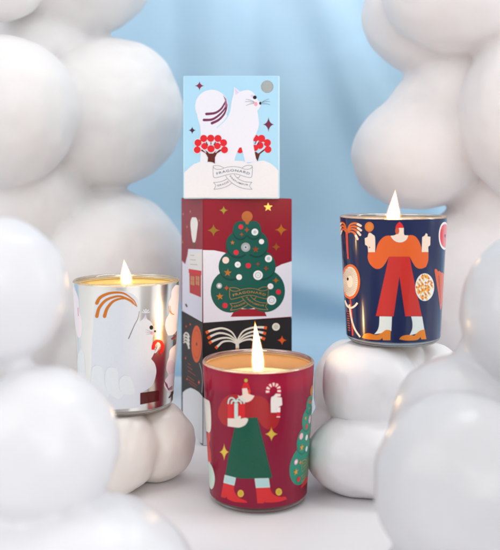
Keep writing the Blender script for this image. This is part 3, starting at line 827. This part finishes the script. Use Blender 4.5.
# ------------------------------------------------------------------ blue candle
def blue_candle():
    root, c = build_candle(BLU['cx'], BLU['cy'], BLU['z0'], .0893, .0331, .0380, 'burning candle in a navy blue glass printed with a figure in orange',
                           sleeve_ink((9, 28, 76), .08), lining((240, 190, 120), .4), .0262, .0042, .0016, wax_d=.0125)
    A, B = Z(336, 208, 8.333), Z(390, 208, 8.333); C, D = Z(336, 274, 7.233), Z(390, 274, 7.233)
    orange, redt, skin, pale = gi((226, 96, 32)), gi((200, 42, 34)), gi((240, 216, 196)), gi((222, 228, 222))
    shoe = gi((222, 128, 36), metal=.25)
    m = Motif('printed_figure', c, root, base=.00003)
    m.poly(A([(462, 232), (412, 234), (372, 264), (345, 310), (330, 368), (268, 368), (265, 420), (286, 470), (330, 506), (376, 500), (412, 460), (440, 406)])+B([(165, 406), (190, 456), (220, 496), (260, 506), (300, 490), (318, 440), (320, 366), (262, 366), (258, 318), (234, 264), (200, 231), (148, 228), (80, 250)]), orange)
    m.poly(A([(440, 405)])+B([(165, 405)])+D([(165, 0), (230, 305), (110, 306), (68, 16)])+C([(417, 306), (288, 304), (355, 0)]), redt)
    m.poly(B([(75, 164), (115, 164), (116, 212), (122, 227), (150, 228), (135, 260), (105, 278), (72, 281), (36, 266), (8, 230), (32, 228), (58, 212)]), skin)
    m.poly(B([(10, 232), (36, 262), (72, 276), (105, 273), (134, 256), (148, 230), (150, 236), (136, 264), (106, 283), (72, 286), (34, 270), (6, 236)]), pale)
    m.ell(*B([(60, 190)])[0], 17/8.333, gi((206, 84, 44)), 29/8.333)
    m.poly(B([(46, 166), (54, 140), (78, 114), (102, 136), (114, 166)]), gi((226, 34, 42)))
    m.poly(C([(315, 306), (405, 308), (400, 412), (340, 426), (276, 436), (300, 408), (312, 368)]), pale); m.poly(D([(153, 307), (232, 307), (248, 402), (200, 428), (140, 444), (160, 400), (162, 350)]), pale)
    m.poly(C([(188, 460), (205, 436), (240, 428), (290, 441), (330, 426), (362, 404), (396, 408), (393, 479), (340, 479), (335, 462), (310, 477), (230, 472)]), shoe)
    m.poly(D([(66, 472), (86, 450), (130, 440), (175, 446), (212, 412), (250, 400), (263, 471), (226, 473), (220, 455), (195, 477), (120, 481)]), shoe)
    m.stroke(A([(276, 190), (274, 240)]), 1.0, gi((200, 40, 40)))
    m.ell(*A([(278, 157)])[0], 38/8.333, gi((214, 116, 48)), 41/8.333); m.ell(*A([(278, 157)])[0], 26/8.333, gi((222, 126, 54)), 28/8.333)
    hand = [(240, 252), (264, 241), (272, 214), (286, 206), (308, 222), (326, 248), (327, 368), (268, 368), (264, 322), (243, 306)]
    m.poly(A(hand), skin); m.ell(*A([(280, 328)])[0], .7, gi((190, 50, 50)))
    m.poly(B([(268, 242), (288, 230), (298, 210), (312, 218), (312, 236), (336, 240), (334, 310), (318, 322), (319, 367), (263, 367)]), skin)
    m.build()
    m = Motif('printed_ball', c, root, base=.0002)
    bx, by = D([(250, 95)])[0]
    m.ell(bx, by, 68/7.233, gi((234, 232, 226)), 100/7.233)
    pal = [gi((232, 160, 50)), gi((214, 116, 44)), gi((240, 190, 90))]
    m.dl = 0
    rnd = random.Random(7); m.off += .00001
    for i in range(-8, 9):
        for j in range(-9, 10):
            x, y = bx+(i*.5+j*.5)*2.0, by+(j-i)*1.05*1.4
            if ((x-bx)/(64/7.233))**2+((y-by)/(95/7.233))**2 < .88 and (i % 2 == 0 or rnd.random() < .25) and rnd.random() < .85:
                m.poly([(x-1.25, y), (x-.1, y-1.5), (x+1.2, y), (x, y+1.5)], pal[(i+j) % 3])
    m.build()
    m = Motif('printed_palm', c, root, base=.00003)
    oc, wt = gi((222, 104, 36)), gi((240, 226, 206))
    for s_ in ([(92, 196), (116, 142), (160, 128), (206, 148)], [(92, 200), (122, 158), (164, 156), (208, 186)], [(92, 206), (124, 176), (166, 184), (202, 224)], [(92, 212), (124, 196), (154, 210), (180, 258)],
               [(92, 196), (74, 140), (52, 124), (24, 140)], [(92, 204), (72, 160), (50, 152), (26, 180)], [(92, 210), (72, 180), (54, 180), (38, 214)]):
        pts = catmull(A(s_), False, 7); m.stroke(pts, 1.2, oc, 2.6, smooth=False, caps=True)
        m.stroke(pts[-5:], 2.3, wt, 2.2, smooth=False, caps=True)
    m.stroke(A([(92, 200), (96, 300), (104, 425)]), 2.6, gi((206, 58, 32)), 1.6)
    m.build()
    m = Motif('printed_wheel', c, root, base=.00008)
    wx, wy = C([(104, 55)])[0]
    m.ell(wx, wy, 71/7.233, oc, 126/7.233, 40); m.ell(wx-.4, wy, 57/7.233, wt, 108/7.233, 40)
    m.dl = 0
    for k in range(40):
        a = 2*math.pi*k/40
        m.stroke([(wx-.4+3.0*math.cos(a), wy+6*math.sin(a)), (wx-.4+7.4*math.cos(a), wy+14*math.sin(a))], .18, gi((120, 96, 80)), .32, smooth=False)
    m.dl = .000005; m.off += .00001
    m.ell(*C([(86, 36)])[0], .9, gi((40, 30, 30)), 1.6)
    m.stroke(C([(105, 182), (114, 300), (122, 446)]), 1.7, gi((200, 56, 34)))
    m.stroke(C([(62, 190), (84, 232), (110, 244), (136, 232), (156, 208)]), 1.9, wt); m.stroke(C([(98, 220), (112, 320), (138, 400), (176, 456)]), 1.7, wt)
    m.build()
    m = Motif('printed_lettering', c, root, base=.00003)
    for k in range(9): m.stroke(C([(78+k*1.2, 268+k*17), (96+k, 272+k*17)]), 1.1, gi((176, 70, 40)))
    m.build()
    m = Motif('printed_disc', c, root, base=.00003)
    m.ell(*B([(458, 232)])[0], 52/8.333, gi((236, 232, 226)), 118/8.333); m.ell(*B([(461, 232)])[0], 45/8.333, gi((222, 44, 54)), 102/8.333); m.ell(*B([(462, 232)])[0], 8/8.333, gi((40, 30, 50)), 14/8.333)
    m.build()
    m = Motif('printed_shell', c, root, base=.00003)
    m.poly(B([(372, 520), (380, 508), (392, 514), (400, 530), (412, 522), (424, 536), (440, 540), (462, 560)])+D([(396, 60), (386, 200), (364, 264), (350, 150), (334, 50)]), gi((216, 92, 44)))
    m.stroke(D([(352, 10), (360, 120), (366, 220)]), 1.0, gi((150, 50, 40)))
    m.build()
blue_candle()

# ------------------------------------------------------------------ silver candle
def silver_candle():
    foil, nt, out = newmat('silver_foil')
    b = nt.nodes.new('ShaderNodeBsdfPrincipled')
    col, n, tc = noisy_color(nt, (.86, .83, .77), .03, 30); nt.links.new(col, b.inputs['Base Color'])
    pset(b, Metallic=1.0, Roughness=.2, Coat_Weight=.3, Coat_Roughness=.03)
    nt.links.new(b.outputs[0], out.inputs[0])
    root, c = build_candle(LFT['cx'], LFT['cy'], LFT['z0'], .0905, .0331, .0380, 'burning candle in a mirrored silver glass printed with a white squirrel',
                           foil, ink((254, 228, 168), .24, .45, 0, .03, 0., 62), .0180, .0035, -.0018, wax_d=.0085)
    A, B = Z(70, 280, 8.333), Z(120, 280, 7.576); C, D = Z(70, 340, 6.867), Z(120, 345, 7.333)
    white, w2, w3 = gi((217, 219, 224)), gi((223, 226, 227)), gi((204, 206, 212))
    m = Motif('printed_squirrel', c, root, base=.00003)
    m.poly(A([(270, 108), (222, 142), (205, 190), (196, 260), (190, 400), (180, 550)])+C([(145, 200), (140, 300), (136, 400), (140, 452), (230, 480)])+D([(150, 458), (195, 440), (148, 438), (148, 352), (205, 322), (244, 284), (266, 200), (256, 140), (228, 102), (250, 60), (262, 20)])
           + B([(246, 520), (248, 440), (262, 404), (262, 385), (248, 340), (226, 310), (206, 296), (194, 258), (178, 290), (160, 306), (134, 322), (142, 268), (149, 210), (140, 156), (108, 116), (60, 92), (0, 82)])+A([(330, 90)]), white, 'auto')
    for pts in ([(142, 300), (146, 205), (165, 176), (190, 172), (214, 186), (226, 220), (234, 290), (262, 350), (240, 420), (150, 420)], [(238, 250), (246, 205), (268, 186), (296, 186), (322, 206), (328, 260), (336, 320), (366, 362), (330, 400), (260, 360), (240, 300)], [(334, 300), (342, 262), (366, 242), (392, 242), (412, 256), (430, 300), (440, 360), (380, 372), (346, 350)]):
        m.poly(C(pts), w3, True); m.poly([(x+.5, y+.5) for x, y in C(pts)], w2, True)
    m.stroke(B([(146, 236), (136, 290), (110, 340), (64, 446)]), .5, gi((120, 112, 112)), 1.0)
    gd = gi((204, 116, 30), metal=.2)
    for s_ in (A([(224, 192), (250, 148), (310, 116), (380, 104), (450, 112)])+B([(88, 140), (112, 166), (128, 204)]), A([(224, 302), (242, 236), (290, 176), (350, 146), (420, 136)])+B([(80, 152), (104, 178), (118, 196)]), A([(288, 302), (308, 240), (350, 186), (400, 160), (450, 154)])+B([(50, 146), (82, 164), (104, 184)])):
        m.stroke(s_, 3.6, gd, .9, n=4); m.ell(*s_[0], 1.8, gd, n=16)
    lv = gi((208, 196, 224)); m.poly(B([(192, 262), (202, 290), (184, 298)]), lv)
    for a in range(5):
        t = R(-90+(a-2)*38); p = B([(196, 250)])[0]
        m.stroke([p, (p[0]+4.2*math.cos(t), p[1]+4.2*math.sin(t))], .5, white, 1.4, smooth=False)
    bk = gi((24, 20, 22))
    m.ell(*B([(237, 360)])[0], 1.9, bk, 2.2); m.ell(*B([(244, 402)])[0], 1.5, gi((244, 168, 186)), 1.7); m.ell(*B([(265, 389)])[0], 1.1, bk, 1.3)
    for a, b_ in (((242, 396), (196, 376)), ((240, 400), (194, 394)), ((240, 406), (198, 412)), ((270, 386), (312, 368)), ((270, 390), (316, 388)), ((270, 394), (308, 400))): m.stroke(B([a, b_]), .45, gi((150, 146, 146)), .25)
    rd = gi((222, 34, 34))
    m.stroke(B([(250, 528), (254, 492), (276, 464), (304, 466), (322, 494), (318, 526), (300, 556)]), 3.2, rd, 3.0)
    m.stroke(B([(282, 482), (290, 500), (276, 534), (262, 552)]), 2.2, white, 1.6)
    m.poly(D([(148, 352), (285, 333), (285, 410), (148, 437)]), gi((88, 26, 26)))
    m.build()
    m = Motif('printed_bird', c, root, base=.00003)
    pk, pk2 = gi((240, 226, 228)), gi((232, 206, 212))
    m.poly(B([(436, 36), (408, 52), (390, 86), (386, 132), (368, 176), (376, 244), (348, 300), (342, 360), (364, 420), (400, 416), (430, 388), (460, 370), (520, 300), (520, 60)]), pk)
    m.poly(D([(410, -6), (366, 36), (358, 88), (344, 130), (340, 186), (362, 222), (334, 250), (324, 300), (354, 350), (400, 332), (430, 300), (430, 20)]), pk)
    m.poly(D([(346, 140), (372, 110), (400, 130), (430, 190), (380, 214), (350, 206)]), pk2, True)
    m.stroke(B([(374, 196), (380, 236), (392, 254), (410, 262)]), 2.0, gi((226, 140, 60)), 1.0); m.poly(B([(384, 446), (432, 404), (430, 432), (396, 454)]), gi((140, 36, 30)))
    for k in range(3): m.stroke(D([(326+k*8, 262+k*10), (338+k*6, 300+k*4), (356, 318+k*6), (384, 300+k*10)]), .7, gi((150, 60, 96)))
    m.poly(D([(354, 386), (392, 330), (402, 352), (360, 392)]), gi((84, 26, 26)))
    m.build()
    m = Motif('printed_plume', c, root, base=.00003)
    m.poly(A([(34, 55), (52, 100), (70, 160), (78, 260), (100, 340), (97, 450), (80, 482), (60, 460), (20, 300), (10, 100)]), pk)
    m.poly(C([(62, 84), (80, 60), (96, 100), (104, 200), (106, 330), (60, 330), (40, 200)]), w2)
    m.stroke(A([(66, 230), (70, 300)]), .8, gi((224, 150, 170)))
    m.build()
silver_candle()

# ------------------------------------------------------------------ lights
def area(name, loc, target, sx, sy, power, col=(1, 1, 1)):
    l = bpy.data.lights.new(name, 'AREA'); l.shape = 'RECTANGLE'; l.size = sx; l.size_y = sy; l.energy = power; l.color = col
    o = bpy.data.objects.new(name, l); COL.objects.link(o); o.location = loc
    d = Vector(target)-Vector(loc); o.rotation_euler = d.to_track_quat('-Z', 'Y').to_euler()
    return o
area('key_softbox', (-1.9, -.7, 1.6), (0, .62, .12), 1.7, 1.7, 17, (1, .985, .97))
area('top_softbox', (.0, .55, 1.75), (0, .68, 0), 1.3, 1.0, 3.6, (1, .99, .985))
area('front_softbox', (.75, -1.9, 1.1), (.05, .65, .12), 1.7, 1.4, 18, (1, .98, .97))
area('strip_softbox', (.95, .43, .42), (.1, .61, .15), .035, .7, .9)
area('strip_softbox', (.95, .52, .42), (.1, .61, .15), .02, .7, .5)
area('backdrop_lamp', (.35, .62, .95), (.1, 1.08, .35), .4, .25, 1.7, (.95, .98, 1))

w = bpy.data.worlds.new('World'); sc.world = w; w.use_nodes = True
bg = w.node_tree.nodes['Background'] if 'Background' in w.node_tree.nodes else w.node_tree.nodes.new('ShaderNodeBackground')
bg.inputs[0].default_value = (.95, .97, 1, 1); bg.inputs[1].default_value = .72

# ------------------------------------------------------------------ render settings
sc.render.engine = 'CYCLES'
sc.view_settings.view_transform = 'Standard'; sc.view_settings.look = 'None'
sc.view_settings.exposure = .05; sc.view_settings.gamma = 1
cy = sc.cycles
cy.max_bounces = 12; cy.diffuse_bounces = 5; cy.glossy_bounces = 5; cy.transmission_bounces = 8; cy.transparent_max_bounces = 12
cy.caustics_reflective = False; cy.caustics_refractive = True
cy.sample_clamp_indirect = 3.0
cy.use_denoising = True
try: cy.denoiser = 'OPENIMAGEDENOISE'
except Exception: pass
